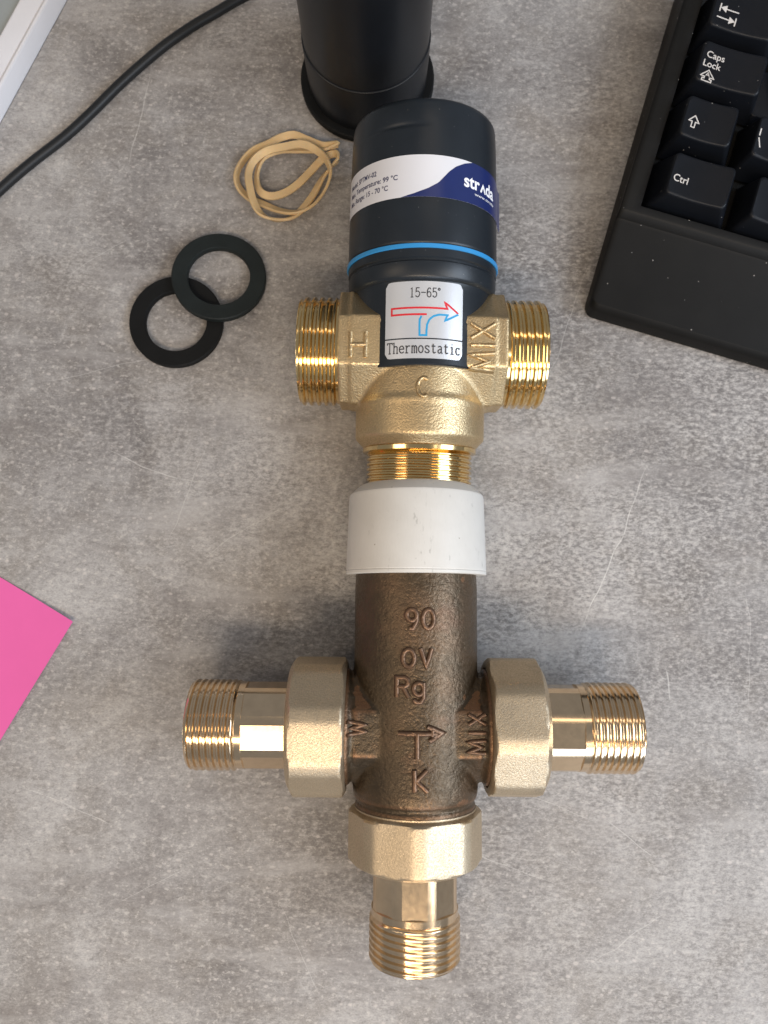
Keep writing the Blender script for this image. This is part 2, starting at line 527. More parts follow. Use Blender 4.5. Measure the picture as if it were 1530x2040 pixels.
def octnut(name, a0, a1, rv, phase, axis, mat, parent, bore0, bore1, ch0=1.6, ch1=1.6, rnd=0.965):
    """octagonal union nut: corners rounded, ends chamfered by a cone; bore on both ends"""
    f = axis_map(axis)
    sg = 1 if a1 > a0 else -1
    L = abs(a1 - a0)
    ap = rv * math.cos(math.pi / 8)
    seg = 8 * 20
    def prof(t, lim):
        d = (t - phase) % (math.pi / 4) - math.pi / 8
        r = ap / math.cos(d)
        # soft-min with the turned corner radius
        a, b, k = r, rv * rnd, 0.010 * rv
        h = max(0.0, min(1.0, 0.5 + 0.5 * (b - a) / k))
        m = b + (a - b) * h - k * h * (1 - h)
        return min(m, lim)
    st = [0, 0.25, 0.5, 0.8, 1.2, 1.7, 2.3, 3, L / 2, L - 3, L - 2.3, L - 1.7, L - 1.2, L - 0.8, L - 0.5, L - 0.25, L]
    rows = []
    rows.append([f(a0 + sg * min(4, L * 0.3), bore0 - 0.5, 2 * math.pi * j / seg) for j in range(seg)])
    rows.append([f(a0, bore0, 2 * math.pi * j / seg) for j in range(seg)])
    for y in st:
        lim = min(ap - ch0 + 1.75 * y + 0.2, ap - ch1 + 1.75 * (L - y) + 0.2, rv * 2)
        rows.append([f(a0 + sg * y, prof(2 * math.pi * j / seg, lim), 2 * math.pi * j / seg) for j in range(seg)])
    rows.append([f(a1, bore1, 2 * math.pi * j / seg) for j in range(seg)])
    rows.append([f(a1 - sg * 1.2, bore1 - 0.3, 2 * math.pi * j / seg) for j in range(seg)])
    v, fc = ring_stack(rows, caps=True)
    return mesh(name, v, fc, mat, parent, angle=32, weld=True)

def cast(name, solids, voxel, smooth_it, mat, parent):
    """union of closed solids by voxel remesh, softened like a sand casting"""
    V, F = [], []
    for v, f in solids:
        b = len(V)
        V += v
        F += [tuple(i + b for i in q) for q in f]
    me = bpy.data.meshes.new(name)
    me.from_pydata([(x * MM, y * MM, z * MM) for x, y, z in V], [], F)
    bm = bmesh.new()
    bm.from_mesh(me)
    bmesh.ops.recalc_face_normals(bm, faces=bm.faces)
    bm.to_mesh(me)
    bm.free()
    tmp = bpy.data.objects.new(name + '_tmp', me)
    COL.objects.link(tmp)
    r = tmp.modifiers.new('r', 'REMESH')
    r.mode = 'VOXEL'
    r.voxel_size = voxel * MM
    s = tmp.modifiers.new('s', 'SMOOTH')
    s.factor = 0.5
    s.iterations = smooth_it
    dg = bpy.context.evaluated_depsgraph_get()
    dg.update()
    out = bpy.data.meshes.new_from_object(tmp.evaluated_get(dg))
    out.name = name
    bpy.data.objects.remove(tmp)
    out.polygons.foreach_set('use_smooth', [True] * len(out.polygons))
    return link(name, out, mat, parent)

def solid_lathe(prof, axis, seg=96):
    f = axis_map(axis)
    return ring_stack([[f(a, r, 2 * math.pi * j / seg) for j in range(seg)] for a, r in prof])

def solid_oct(a0, a1, ap, axis, phase=math.pi / 8, ap1=None):
    f = axis_map(axis)
    rows = []
    for a, q in ((a0, ap), (a1, ap1 or ap)):
        rv = q / math.cos(math.pi / 8)
        rows.append([f(a, rv, phase + j * math.pi / 4) for j in range(8)])
    return ring_stack(rows)

# ---- strokes: polylines turned to printed ribbons or raised ridges
def miter(poly, w, closed=False):
    n = len(poly)
    out = []
    for i in range(n):
        p = np.array(poly[i], float)
        a = np.array(poly[i - 1] if (i > 0 or closed) else poly[i], float)
        b = np.array(poly[(i + 1) % n] if (i < n - 1 or closed) else poly[i], float)
        d1, d2 = p - a, b - p
        l1, l2 = np.linalg.norm(d1), np.linalg.norm(d2)
        if l1 < 1e-9: d1, l1 = d2, l2
        if l2 < 1e-9: d2, l2 = d1, l1
        d1, d2 = d1 / l1, d2 / l2
        n1, n2 = np.array([-d1[1], d1[0]]), np.array([-d2[1], d2[0]])
        m = n1 + n2
        q = np.linalg.norm(m)
        m = n1 if q < 1e-6 else m / q
        s = min(1.8, 1 / max(0.3, abs(m @ n1)))
        out.append((p, m * s * w / 2))
    return out

def densify(poly, step, closed=False):
    pts = list(poly) + ([poly[0]] if closed else [])
    out = []
    for a, b in zip(pts[:-1], pts[1:]):
        n = max(1, int(math.ceil(math.dist(a, b) / step)))
        out += [(a[0] + (b[0] - a[0]) * k / n, a[1] + (b[1] - a[1]) * k / n) for k in range(n)]
    if not closed:
        out.append(pts[-1])
    return out

def ribbon_print(name, strokes, w, fmap, mat, parent, step=0.8, h0=0.05):
    V, F = [], []
    for si, st in enumerate(strokes):
        closed = math.dist(st[0], st[-1]) < 1e-6 and len(st) > 3
        pl = densify(st[:-1] if closed else st, step, closed)
        mm = miter(pl, w, closed)
        h = h0 + 0.006 * si
        b = len(V)
        for p, o in mm:
            V.append(fmap(p[0] + o[0], p[1] + o[1], h))
            V.append(fmap(p[0] - o[0], p[1] - o[1], h))
        n = len(mm)
        for i in range(n if closed else n - 1):
            k = (i + 1) % n
            F.append((b + 2 * i, b + 2 * i + 1, b + 2 * k + 1, b + 2 * k))
    return mesh(name, V, F, mat, parent, smooth=False)

def ridge(name, strokes, w, hgt, fmap, mat, parent, step=0.6):
    V, F = [], []
    for si, st in enumerate(strokes):
        closed = math.dist(st[0], st[-1]) < 1e-6 and len(st) > 3
        pl = densify(st[:-1] if closed else st, step, closed)
        mm = miter(pl, w, closed)
        sec = [(1.15, -0.45), (0.85, hgt * 0.35), (0.5, hgt * 0.9), (0.0, hgt), (-0.5, hgt * 0.9), (-0.85, hgt * 0.35), (-1.15, -0.45)]
        ns = len(sec)
        b = len(V)
        rows = list(mm)
        ends = [1.0] * len(rows)
        for (p, o), e in zip(rows, ends):
            for c, hh in sec:
                jw = 1 + 0.16 * (random.random() - 0.5)
                V.append(fmap(p[0] + o[0] * c * jw, p[1] + o[1] * c * jw, hh * (1 + 0.3 * (random.random() - 0.5)) + 0.02 * si))
        n = len(rows)
        for i in range(n if closed else n - 1):
            k = (i + 1) % n
            for j in range(ns - 1):
                F.append((b + i * ns + j, b + i * ns + j + 1, b + k * ns + j + 1, b + k * ns + j))
        if not closed:
            F.append(tuple(b + j for j in range(ns)))
            F.append(tuple(b + (n - 1) * ns + j for j in range(ns - 1, -1, -1)))
    return mesh(name, V, F, mat, parent, angle=60)

def oval(cx, cy, rx, ry, n=20, a0=0, a1=360):
    pts = [(cx + rx * math.cos(rad(a0 + (a1 - a0) * i / n)), cy + ry * math.sin(rad(a0 + (a1 - a0) * i / n))) for i in range(n + 1)]
    return pts

def bvh_map(o):
    """u, v, h -> point h above the casting's upper surface at (u, v), local mm"""
    me = o.data
    tree = BVHTree.FromPolygons([v.co[:] for v in me.vertices], [p.vertices[:] for p in me.polygons])
    def f(u, v, h):
        hit = tree.ray_cast(Vector((u * MM, v * MM, 0.2)), Vector((0, 0, -1)))
        z = hit[0].z / MM if hit[0] is not None else 0
        return (u, v, z + h)
    return f

def place(strokes, x, y, s, rot=0, sx=1.0):
    c, n = math.cos(rad(rot)), math.sin(rad(rot))
    return [[(x + (u * sx * c - v * n) * s, y + (u * sx * n + v * c) * s) for u, v in st] for st in strokes]

# single-stroke capitals, cell about 0.66 wide and 1 high, centred on 0,0
CAST = {
    'H': [[(-.30, -.5), (-.30, .5)], [(.30, -.5), (.30, .5)], [(-.30, 0), (.30, 0)]],
    'M': [[(-.38, -.5), (-.30, .5), (0, -.25), (.30, .5), (.38, -.5)]],
    'I': [[(0, -.5), (0, .5)]],
    'X': [[(-.32, -.5), (.32, .5)], [(-.32, .5), (.32, -.5)]],
    'C': [oval(0, 0, .33, .5, 16, 55, 305)],
    'W': [[(-.45, .5), (-.22, -.5), (0, .25), (.22, -.5), (.45, .5)]],
    'K': [[(-.28, -.5), (-.28, .5)], [(.32, .5), (-.20, .0), (.34, -.5)]],
    'O': [oval(0, 0, .34, .5, 20)],
    '0': [oval(0, 0, .30, .5, 20)],
    'V': [[(-.34, .5), (0, -.5), (.34, .5)]],
    'R': [[(-.30, -.5), (-.30, .5), (.10, .5), (.28, .38), (.28, .16), (.10, .04), (-.30, .04)], [(.02, .04), (.32, -.5)]],
    'g': [oval(0, .08, .26, .30, 18), [(.26, .40), (.26, -.36), (.12, -.56), (-.12, -.58), (-.26, -.46)]],
    '9': [oval(0, .2, .27, .30, 18), [(.27, .2), (.25, -.15), (.08, -.5), (-.12, -.5)]],
}

def text_mesh(body, size, offset=0.0, spacing=1.0):
    """flat text as (verts, faces) in mm, origin at the left of the baseline"""
    cu_ = bpy.data.curves.new('t', 'FONT')
    cu_.body = body
    cu_.size = size
    cu_.offset = offset
    cu_.space_character = spacing
    cu_.resolution_u = 4
    o = bpy.data.objects.new('t', cu_)
    COL.objects.link(o)
    dg = bpy.context.evaluated_depsgraph_get()
    dg.update()
    me = bpy.data.meshes.new_from_object(o.evaluated_get(dg))
    v = [tuple(p.co) for p in me.vertices]
    f = [tuple(p.vertices) for p in me.polygons]
    bpy.data.objects.remove(o)
    bpy.data.meshes.remove(me)
    return v, f

def text_print(name, body, size, fmap, mat, parent, x=0, y=0, sx=1.0, sy=1.0, h=0.06, offset=0.0, spacing=1.0, rot=0, center=False):
    v, f = text_mesh(body, size, offset, spacing)
    if center:
        mx = (min(p[0] for p in v) + max(p[0] for p in v)) / 2
        my = (min(p[1] for p in v) + max(p[1] for p in v)) / 2
        v = [(p[0] - mx, p[1] - my, 0) for p in v]
    c, n = math.cos(rad(rot)), math.sin(rad(rot))
    V = [fmap(x + (p[0] * sx) * c - (p[1] * sy) * n, y + (p[0] * sx) * n + (p[1] * sy) * c, h) for p in v]
    return mesh(name, V, f, mat, parent, smooth=False)

# ================================================================== SETTING: the desk
def desk():
    x0, x1, y0, y1, z0 = -330, 330, -300, 360, -25
    b = 2.0
    rows = []
    for ins, z in ((0, z0), (0, -b), (b * 0.3, -b * 0.3), (b, 0)):
        rows.append([(x0 + ins, y0 + ins, z), (x1 - ins, y0 + ins, z), (x1 - ins, y1 - ins, z), (x0 + ins, y1 - ins, z)])
    v, f = ring_stack(rows)
    o = mesh('desk_top', v, f, 'concrete', None, smooth=False)
    o['kind'] = 'structure'
    o['label'] = 'grey concrete-look laminate desk top with pale flecks and fine scratches'
desk()

# ================================================================== UPPER VALVE
def upper_valve():
    tilt = rad(5.6)
    o = at(842, 705, 20.5)
    t = empty('thermostatic_valve', (o[0] - 0.6, o[1], 20.45), (tilt, 0, rad(-1.0)))
    tag(t, 'golden brass thermostatic mixing valve with black head and silver arrow plate', 'valve')
    # --- cast body
    body = cast('body', [
        solid_lathe([(19, 17.5), (17, 19.0), (-8, 19.4), (-15.5, 19.6), (-17, 20.1), (-18.5, 19.9), (-27.2, 19.9), (-29.6, 17.6), (-30.6, 16.9)], 'y'),
        solid_oct(-25.0, 24.9, 17.0, 'x'),
        solid_oct(-21.4, 21.4, 17.35, 'x'),
    ], 0.42, 7, 'brass_cast', t)
    fm = bvh_map(body)
    ridge('raised_letter', place(CAST['H'], -18.9, -1.6, 7.4), 1.4, 0.7, fm, 'brass_cast', body)
    for ch, yy in (('M', -5.4), ('I', -0.6), ('X', 3.6)):
        ridge('raised_letter', place(CAST[ch], 17.3, yy - 0.6, 7.0, 90, 0.95), 1.35, 0.7, fm, 'brass_cast', body)
    ridge('raised_letter', place(CAST['C'], 0.2, -14.0, 5.4), 1.25, 0.6, fm, 'brass_cast', body)
    # --- threads
    lathe('shoulder', [(-30.2, 15.5), (-30.2, 17.6), (-31.4, 17.5), (-32.0, 15.6)], 'y', 'brass_gold', t)
    thread('outlet_thread', -31.6, -42.4, 16.3, 0.7, 1.55, 'y', 'brass_gold', t, 12.5)
    lathe('thread_collar', [(-24.4, 15.0), (-24.4, 16.2), (-25.8, 16.0), (-26.4, 14.9)], 'x', 'brass_gold', t)
    thread('inlet_thread', -25.2, -37.3, 16.6, 0.95, 2.31, 'x', 'brass_gold', t, 12.5)
    lathe('thread_collar', [(24.4, 15.0), (24.4, 16.2), (25.8, 16.0), (26.4, 14.9)], 'x', 'brass_gold', t)
    thread('inlet_thread', 25.2, 37.2, 16.6, 0.95, 2.31, 'x', 'brass_gold', t, 12.5)
    # --- black collar and the shield that runs down over the body
    lathe('collar', [(16.0, 18.0), (16.2, 21.4), (16.6, 22.2), (17.4, 22.7), (21.4, 22.9), (21.8, 22.5), (22.4, 22.5), (22.8, 23.0), (25.0, 23.0), (25.4, 22.4), (25.4, 17)], 'y', 'valve_plastic', t, angle=40)
    rows_o, rows_i = [], []
    ys = [-8.0, -7.6, -6, -3, 0, 3, 5, 6.5, 8, 9.5, 11, 12.5, 14, 15.5, 17, 18.5]
    nc = 48
    for y in ys:
        if y < 4.5:
            h = 40.0
        elif y < 15.5:
            h = 40 + 56 * min(1.0, (y - 4.5) / 3.2)
        else:
            h = 96
        R = 21.5 + (0.7 * max(0, (y - 16.2)) / 2.3)
        if y < -7.7:
            R -= 0.4
        ro, ri = [], []
        for j in range(nc + 1):
            a = rad(-h + 2 * h * j / nc)
            edge = 0.35 if j in (0, nc) else 0.0
            ro.append(((R - edge) * math.sin(a), y, (R - edge) * math.cos(a)))
            ri.append((18.6 * math.sin(a), y, 18.6 * math.cos(a)))
        rows_o.append(ro)
        rows_i.append(ri)
    rows = [o_ + i_[::-1] for o_, i_ in zip(rows_o, rows_i)]
    v, f = ring_stack(rows)
    mesh('shield', v, f, 'valve_plastic', t, angle=40, weld=True)
    # --- silver plate
    RP = 21.62
    def on_shield(u, v_, h):
        a = u / RP
        return ((RP + h) * math.sin(a), v_, (RP + h) * math.cos(a))
    px0, px1, py0, py1, rc = -11.6, 11.6, -6.2, 15.9, 1.5
    def plate_grid(name, x0, x1, y0, y1, rbl, rtl, mat, par, h):
        n = 28
        V, F = [], []
        for i in range(n + 1):
            x = x0 + (x1 - x0) * i / n
            e = min(x - x0, x1 - x)
            def cut(r):
                return 0 if (e >= r or r == 0) else r - math.sqrt(max(0, r * r - (r - e) ** 2))
            V.append(on_shield(x, y0 + cut(rbl), h))
            V.append(on_shield(x, y1 - cut(rtl), h))
            V.append(on_shield(x, y0 + cut(rbl), h - 0.25))
            V.append(on_shield(x, y1 - cut(rtl), h - 0.25))
        for i in range(n):
            a, b = 4 * i, 4 * (i + 1)
            F += [(a, b, b + 1, a + 1), (a, a + 2, b + 2, b), (a + 1, b + 1, b + 3, a + 3)]
        F += [(0, 1, 3, 2), (4 * n, 4 * n + 2, 4 * n + 3, 4 * n + 1)]
        return mesh(name, V, F, mat, par, angle=30)
    plate = plate_grid('arrow_plate', px0, px1, -0.35, py1, 0, rc, 'plate_silver', t, 0.10)
    plate2 = plate_grid('name_plate', px0, px1, py0, -0.75, rc, 0, 'plate_silver', t, 0.10)
    G = {
        'T': [[(.2, 6.3), (.25, 7.5), (3.8, 7.5), (3.85, 6.3)], [(2, 7.5), (2, 0)], [(1.2, 0), (2.8, 0)]],
        'h': [[(.1, 7.3), (.8, 7.5), (.8, 0)], [(.8, 4), (1.5, 4.9), (2.5, 5), (3.1, 4.4), (3.1, 0)], [(.1, 0), (1.5, 0)], [(2.4, 0), (3.8, 0)]],
        'e': [[(.5, 2.8), (3.4, 2.8), (3.3, 4), (2.6, 5), (1.5, 5), (.6, 4), (.4, 2.5), (.7, 1), (1.6, .1), (2.7, .1), (3.5, 1)]],
        'r': [[(.2, 4.9), (1, 4.9), (1, 0)], [(1, 3.3), (1.8, 4.7), (2.8, 5), (3.4, 4.6)], [(.2, 0), (2.2, 0)]],
        'm': [[(0, 4.9), (.5, 4.9), (.5, 0)], [(.5, 4.2), (1.2, 5), (1.8, 4.6), (2, 4), (2, 0)], [(2, 4.2), (2.7, 5), (3.3, 4.6), (3.5, 4), (3.5, 0)], [(0, 0), (1, 0)], [(1.6, 0), (2.4, 0)], [(3.1, 0), (4, 0)]],
        'o': [oval(2, 2.5, 1.5, 2.5, 16)],
        's': [[(3.1, 3.9), (3.1, 4.6), (2.2, 5), (1.2, 4.9), (.7, 4.1), (1, 3.2), (2.6, 2.2), (3.3, 1.2), (2.9, .3), (2, 0), (1, .2), (.6, .8), (.6, 1.4)]],
        't': [[(1.6, 6.6), (1.6, 1), (2, .1), (2.7, .1), (3.3, .8)], [(.5, 4.9), (3.1, 4.9)]],
        'a': [[(.8, 4.1), (1.2, 4.9), (2.2, 5), (2.9, 4.3), (2.9, .8), (3.3, .1), (3.8, .3)], [(2.9, 3), (1.4, 2.6), (.6, 1.6), (.8, .4), (1.6, 0), (2.4, .5), (2.9, 1.3)]],
        'i': [[(1, 4.9), (2, 4.9), (2, 0)], [(.9, 0), (3.1, 0)], [(1.9, 7.1), (2, 6.5)]],
        'c': [[(3.2, 3.9), (3, 4.7), (2.2, 5), (1.2, 4.7), (.6, 3.6), (.5, 2.3), (.9, .8), (1.7, 0), (2.7, .1), (3.4, 1)]],
        '1': [[(1, 6.3), (2, 7.3), (2, 0)], [(1, 0), (3, 0)]],
        '5': [[(3.3, 7.3), (.9, 7.3), (.7, 4.1), (1.6, 4.7), (2.6, 4.5), (3.4, 3.4), (3.4, 1.8), (2.7, .4), (1.7, 0), (.8, .5), (.6, 1.4)]],
        '6': [[(3.1, 6.2), (2.6, 7.2), (1.7, 7.2), (.9, 6), (.5, 4), (.5, 2), (1, .5), (2, 0), (3, .5), (3.4, 1.9), (3.1, 3.5), (2.2, 4.3), (1.2, 4), (.6, 2.9)]],
        '-': [[(.3, 3.6), (3.7, 3.6)]],
        '°': [oval(1, 6.6, .75, .8, 12)],
    }
    def serif_line(name, txt, x, y, cw, hgt, w, par):
        st = []
        for i, chh in enumerate(txt):
            for s in G[chh]:
                st.append([(x + (i + q[0] / 4.3) * cw, y + q[1] / 7.5 * hgt) for q in s])
        ribbon_print(name, st, w, on_shield, 'print_black', par, step=1.0, h0=0.13)
    serif_line('lettering', 'Thermostatic', -10.9, -4.7, 1.83, 3.0, 0.30, plate2)
    serif_line('lettering', '15-65°', -4.4, 11.3, 1.62, 2.7, 0.28, plate)
    red = [[(0.6, 6.35), (-9.6, 6.35), (-9.6, 8.25), (6.6, 8.25), (5.8, 10.1), (10.1, 7.2)]]
    ribbon_print('red_arrow', red, 0.56, on_shield, 'print_red', plate, h0=0.13)
    cy = [[(10.1, 7.0), (5.9, 4.7), (6.7, 6.45), (4.2, 6.4), (2.6, 5.9), (1.4, 4.9), (0.75, 3.4), (0.6, 1.6), (0.6, -1.2 + 1.55), (-1.35, 0.35), (-1.4, 3.4), (-1.35, 4.9), (-0.85, 5.85)]]
    cy = [[(u, v_ if v_ > 2 else v_ + 0.0) for u, v_ in cy[0]]]
    ribbon_print('blue_arrow', cy, 0.56, on_shield, 'print_cyan', plate, h0=0.15)
    # --- blue ring and head
    lathe('blue_ring', [(25.0, 19.0), (25.0, 23.3), (25.15, 23.5), (26.15, 23.5), (26.3, 23.3), (26.3, 19.0)], 'y', 'blue_plastic', t)
    head = lathe('head', [(26.2, 17), (26.2, 22.5), (26.6, 23.05), (27.3, 23.1), (39.0, 22.9), (53.0, 22.65), (59.6, 22.48), (60.2, 22.47), (60.6, 22.46), (60.9, 22.45), (61.3, 22.43), (61.6, 22.42), (62.2, 22.4), (67.4, 22.15), (68.3, 21.95), (68.9, 21.5), (69.2, 20.8), (69.35, 19.6), (69.35, 6.0), (69.3, 0.01)], 'y', 'valve_plastic', t, angle=50)
    for vv in head.data.vertices:
        yy, aa = vv.co.y / MM, math.degrees(math.atan2(vv.co.x, vv.co.z))
        if 60.0 < yy < 62.0 and -52 < aa < 4:
            k = 1 - ((aa + 24) / 28) ** 2
            q = 1 - 0.016 * max(0, k) * max(0, 1 - abs(yy - 61.0) / 0.9)
            vv.co.x *= q
            vv.co.z *= q
    # --- wrap-round sticker
    def RH(y):
        return 22.9 - 0.018 * (y - 39)
    def on_head(ang, y, h):
        lift = 0.0
        if ang > 80:
            lift = ((ang - 80) / 14.0) ** 2 * 1.3
        r = RH(y) + h + lift
        a = rad(ang)
        return (r * math.sin(a), y, r * math.cos(a))
    ya, yb = 39.7, 51.9
    def ysk(ang, y):
        return y + 0.4 * (-ang / 90.0)
    nU, nV = 80, 10
    rows = [[on_head(-118 + 212 * j / nU, ysk(-118 + 212 * j / nU, ya + (yb - ya) * i / nV), 0.06) for j in range(nU + 1)] for i in range(nV + 1)]
    v, f = ring_stack(rows, closed_u=False, caps=False)
    st = mesh('sticker', v, f, 'sticker_white', t, angle=None)
    def s_curve(k):
        # left border of the blue field, degrees, from the foot (k=0) to the top
        pts = [(0, -19), (.08, -9), (.2, 1), (.35, 8.5), (.5, 12.5), (.65, 16.5), (.8, 22), (.92, 29), (1, 36)]
        for (k0, a0), (k1, a1) in zip(pts[:-1], pts[1:]):
            if k <= k1:
                return a0 + (a1 - a0) * (k - k0) / (k1 - k0)
        return pts[-1][1]
    rows = []
    for i in range(25):
        k = i / 24
        a0 = s_curve(k)
        rows.append([on_head(a0 + (94 - a0) * j / 50, ysk(a0 + (94 - a0) * j / 50, ya + (yb - ya) * k), 0.10) for j in range(51)])
    v, f = ring_stack(rows, closed_u=False, caps=False)
    mesh('blue_field', v, f, 'sticker_blue', st, angle=None)
    def wrap(u, v_, h):
        ang = math.degrees(u / 22.7)
        return on_head(ang, ysk(ang, v_), h)
    deg = 22.7 * math.pi / 180
    for txt, y, aend in (('Model: SPTMV-02', 47.6, -39.5), ('Max. Temperature: 99 °C', 45.0, -21.5), ('Mix. Range: 15 - 70 °C', 42.4, -29)):
        v, f = text_mesh(txt, 2.0)
        wdt = max(p[0] for p in v)
        astart = -75.0
        sx = (aend - astart) * deg / wdt
        text_print('lettering', txt, 2.0, wrap, 'print_navy', st, x=astart * deg, y=y, sx=sx, sy=1.05, h=0.10, offset=0.035)
    # wordmark with the peaked fourth letter
    x = 28.0 * deg
    for txt in ('str', '^', 'da'):
        if txt == '^':
            ribbon_print('wordmark', [[(x + 0.2, 44.3), (x + 1.3, 46.5), (x + 2.4, 44.3)]], 0.66, wrap, 'print_white', st, step=0.6, h0=0.16)
            x += 2.55
            continue
        v, f = text_mesh(txt, 5.3, 0.13)
        text_print('wordmark', txt, 5.3, wrap, 'print_white', st, x=x, y=44.3, h=0.16, offset=0.13)
        x += max(p[0] for p in v) + 0.3
    v, f = text_mesh('www.strada', 1.3)
    text_print('wordmark', 'www.strada', 1.3, wrap, 'print_white', st, x=38 * deg, y=42.5, sx=1.6, h=0.16)
    return t
upper_valve()

# ================================================================== LOWER VALVE
def lower_valve():
    o = at(824, 1446, 20.6)
    t = empty('mixing_valve', (o[0] + 0.5, o[1], 20.75), (rad(0.35), 0, rad(-0.5)))
    tag(t, 'dark bronze three-way mixing valve with white plastic cap and brass unions', 'valve')
    # --- casting
    body = cast('body', [
        solid_lathe([(47, 17.9), (40, 18.2), (-17.0, 18.2), (-19.2, 17.9), (-20.2, 17.0), (-20.8, 17.0), (-21.2, 17.5), (-24.0, 17.3), (-24.6, 15.5)], 'y'),
        solid_oct(-17.6, 17.6, 15.0, 'x'),
        solid_lathe([(-21.4, 15.3), (-21.1, 16.6), (-19.6, 16.6), (-18.8, 15.6), (-17.4, 14.5)], 'x'),
        solid_lathe([(21.8, 15.3), (21.5, 16.6), (20.0, 16.6), (19.2, 15.6), (17.6, 14.5)], 'x'),
        solid_oct(-20.4, 20.8, 14.6, 'x'),
    ], 0.42, 8, 'bronze_dark', t)
    fm = bvh_map(body)
    L = [('9', -1.9, 31.6, 5.2), ('0', 2.8, 31.6, 5.2), ('O', -2.7, 20.9, 4.7), ('V', 2.2, 21.2, 4.7),
         ('R', -4.3, 13.0, 5.3), ('g', 0.1, 12.2, 5.4), ('K', 0.7, -11.7, 5.7)]
    for ch, x, y, s in L:
        ridge('raised_letter', place(CAST[ch], x, y, s), 1.5, 0.75, fm, 'bronze_letter', body)
    arrow = [[(-5.4, 0.9), (5.4, 0.9)], [(2.6, 2.8), (6.7, 1.1), (3.2, -1.1)], [(4.0, 1.9), (4.0, 0.2)], [(-0.2, 0.9), (-0.2, -5.6)]]
    ridge('raised_arrow', [[(u, v - 0.2) for u, v in s] for s in arrow], 1.6, 0.85, fm, 'bronze_letter', body)
    ridge('raised_letter', place(CAST['W'], -16.9, 1.6, 4.8, 90, 0.85), 1.3, 0.7, fm, 'bronze_letter', body)
    for ch, yy in (('M', -2.6), ('I', 1.2), ('X', 4.8)):
        ridge('raised_letter', place(CAST[ch], 16.4, yy - 0.6, 4.8, 90, 0.92), 1.3, 0.65, fm, 'bronze_letter', body)
    # --- white cap
    cap = lathe('cap', [(44.3, 18.0), (44.3, 20.8), (44.5, 21.0), (45.2, 21.04), (45.4, 20.9), (45.55, 20.9), (45.7, 21.0), (67.2, 20.35), (68.0, 20.1), (70.6, 17.4), (71.0, 16.6), (71.0, 6), (70.8, 0.01)], 'y', 'cap_white', t, angle=28)
    # --- brass ring showing in the bottom union
    lathe('seal_ring', [(-23.4, 14.0), (-23.4, 16.9), (-24.0, 17.2), (-26.4, 17.1), (-26.8, 14.0)], 'y', 'brass_rose', t)
    # --- unions
    octnut('union_nut', -20.1, -36.6, 20.7, rad(-16), 'x', 'brass_nut', t, 17.0, 13.0, 1.0, 2.0)
    octnut('union_nut', 20.5, 36.8, 20.7, rad(-39), 'x', 'brass_nut', t, 17.0, 13.0, 1.0, 2.4)
    octnut('union_nut', -22.2, -38.4, 20.0, rad(1.5), 'y', 'brass_nut', t, 17.6, 13.0, 1.9, 2.4)
    # --- tailpieces
    def tail(axis, a_n, a_o, a_t, ph):
        p = flats('tailpiece', a_n, a_o, 12.35, 11.84, 8, ph, axis, 'brass_rose', t)
        sg = 1 if a_t > a_n else -1
        lathe('tailpiece_collar', [(a_o - sg * 0.9, 11.0), (a_o - sg * 0.9, 12.45), (a_o + sg * 0.9, 12.45), (a_o + sg * 1.6, 11.6), (a_o + sg * 1.6, 10)], axis, 'brass_rose', p)
        thread('thread', a_o + sg * 0.9, a_t, 13.0, 0.75, 1.81, axis, 'brass_rose', p, 9.5)
    tail('x', -35.5, -50.3, -65.4, rad(9))
    tail('x', 35.6, 48.0, 63.9, rad(3))
    tail('y', -37.0, -50.9, -64.6, rad(-2))
    return t
lower_valve()

# ================================================================== BLACK CANISTER
def canister():
    c = at(729, 163, 0)
    t = empty('canister', (c[0] + 0.6, c[1] - 0.2, 0), (0, 0, 0))
    tag(t, 'tall matt black round canister standing behind the golden brass valve', 'canister')
    lathe('foot', [(0, 22.0), (0.0, 23.2), (0.5, 23.5), (2.6, 23.5), (3.1, 23.0), (3.2, 21.4), (3.2, 5)], 'z', 'black_rubber', t)
    lathe('base', [(3.0, 19), (3.0, 20.75), (23.0, 21.2), (23.5, 21.1), (23.7, 20.8), (23.7, 18)], 'z', 'black_matt', t)
    lathe('barrel', [(23.6, 18), (23.6, 20.7), (25.4, 20.75), (108, 21.3), (110.5, 20.8), (111, 20), (111, 17.5)], 'z', 'black_matt', t)
    lathe('lid', [(110.6, 17), (112.0, 18.2), (113.5, 18.2), (114.2, 17.5), (114.4, 8), (114.3, 0.01)], 'z', 'black_matt', t)
canister()

# ================================================================== WASHERS
def washer(name, loc, rot, mat, label):
    prof = [(0, 10.7), (0, 15.5), (0.35, 15.85), (2.3, 15.85), (2.65, 15.5), (2.65, 10.7), (2.35, 10.45), (0.3, 10.45), (0, 10.7)]
    o = lathe(name, prof, 'z', mat, None, seg=112, angle=40, caps=False)
    o.location = [q * MM for q in loc]
    o.rotation_euler = rot
    tag(o, label, 'washer', 'rubber washers')
a, b = at(350, 639, 2.7), at(434, 549, 5.0)
washer('rubber_washer', (a[0], a[1], 0.02), (0, 0, 0), 'black_rubber', 'black rubber washer lying flat under the other washer')
dx, dy = b[0] - a[0], b[1] - a[1]
dl = math.hypot(dx, dy)
ax = Vector((-dy / dl, dx / dl, 0))
# far edge on the desk, near side propped on the first washer
tl = rad(6.2)
q = Matrix.Rotation(tl, 4, ax).to_euler()
washer('rubber_washer', (b[0], b[1], 1.90), q, 'green_black_rubber', 'greenish black rubber washer propped on top of the other washer')

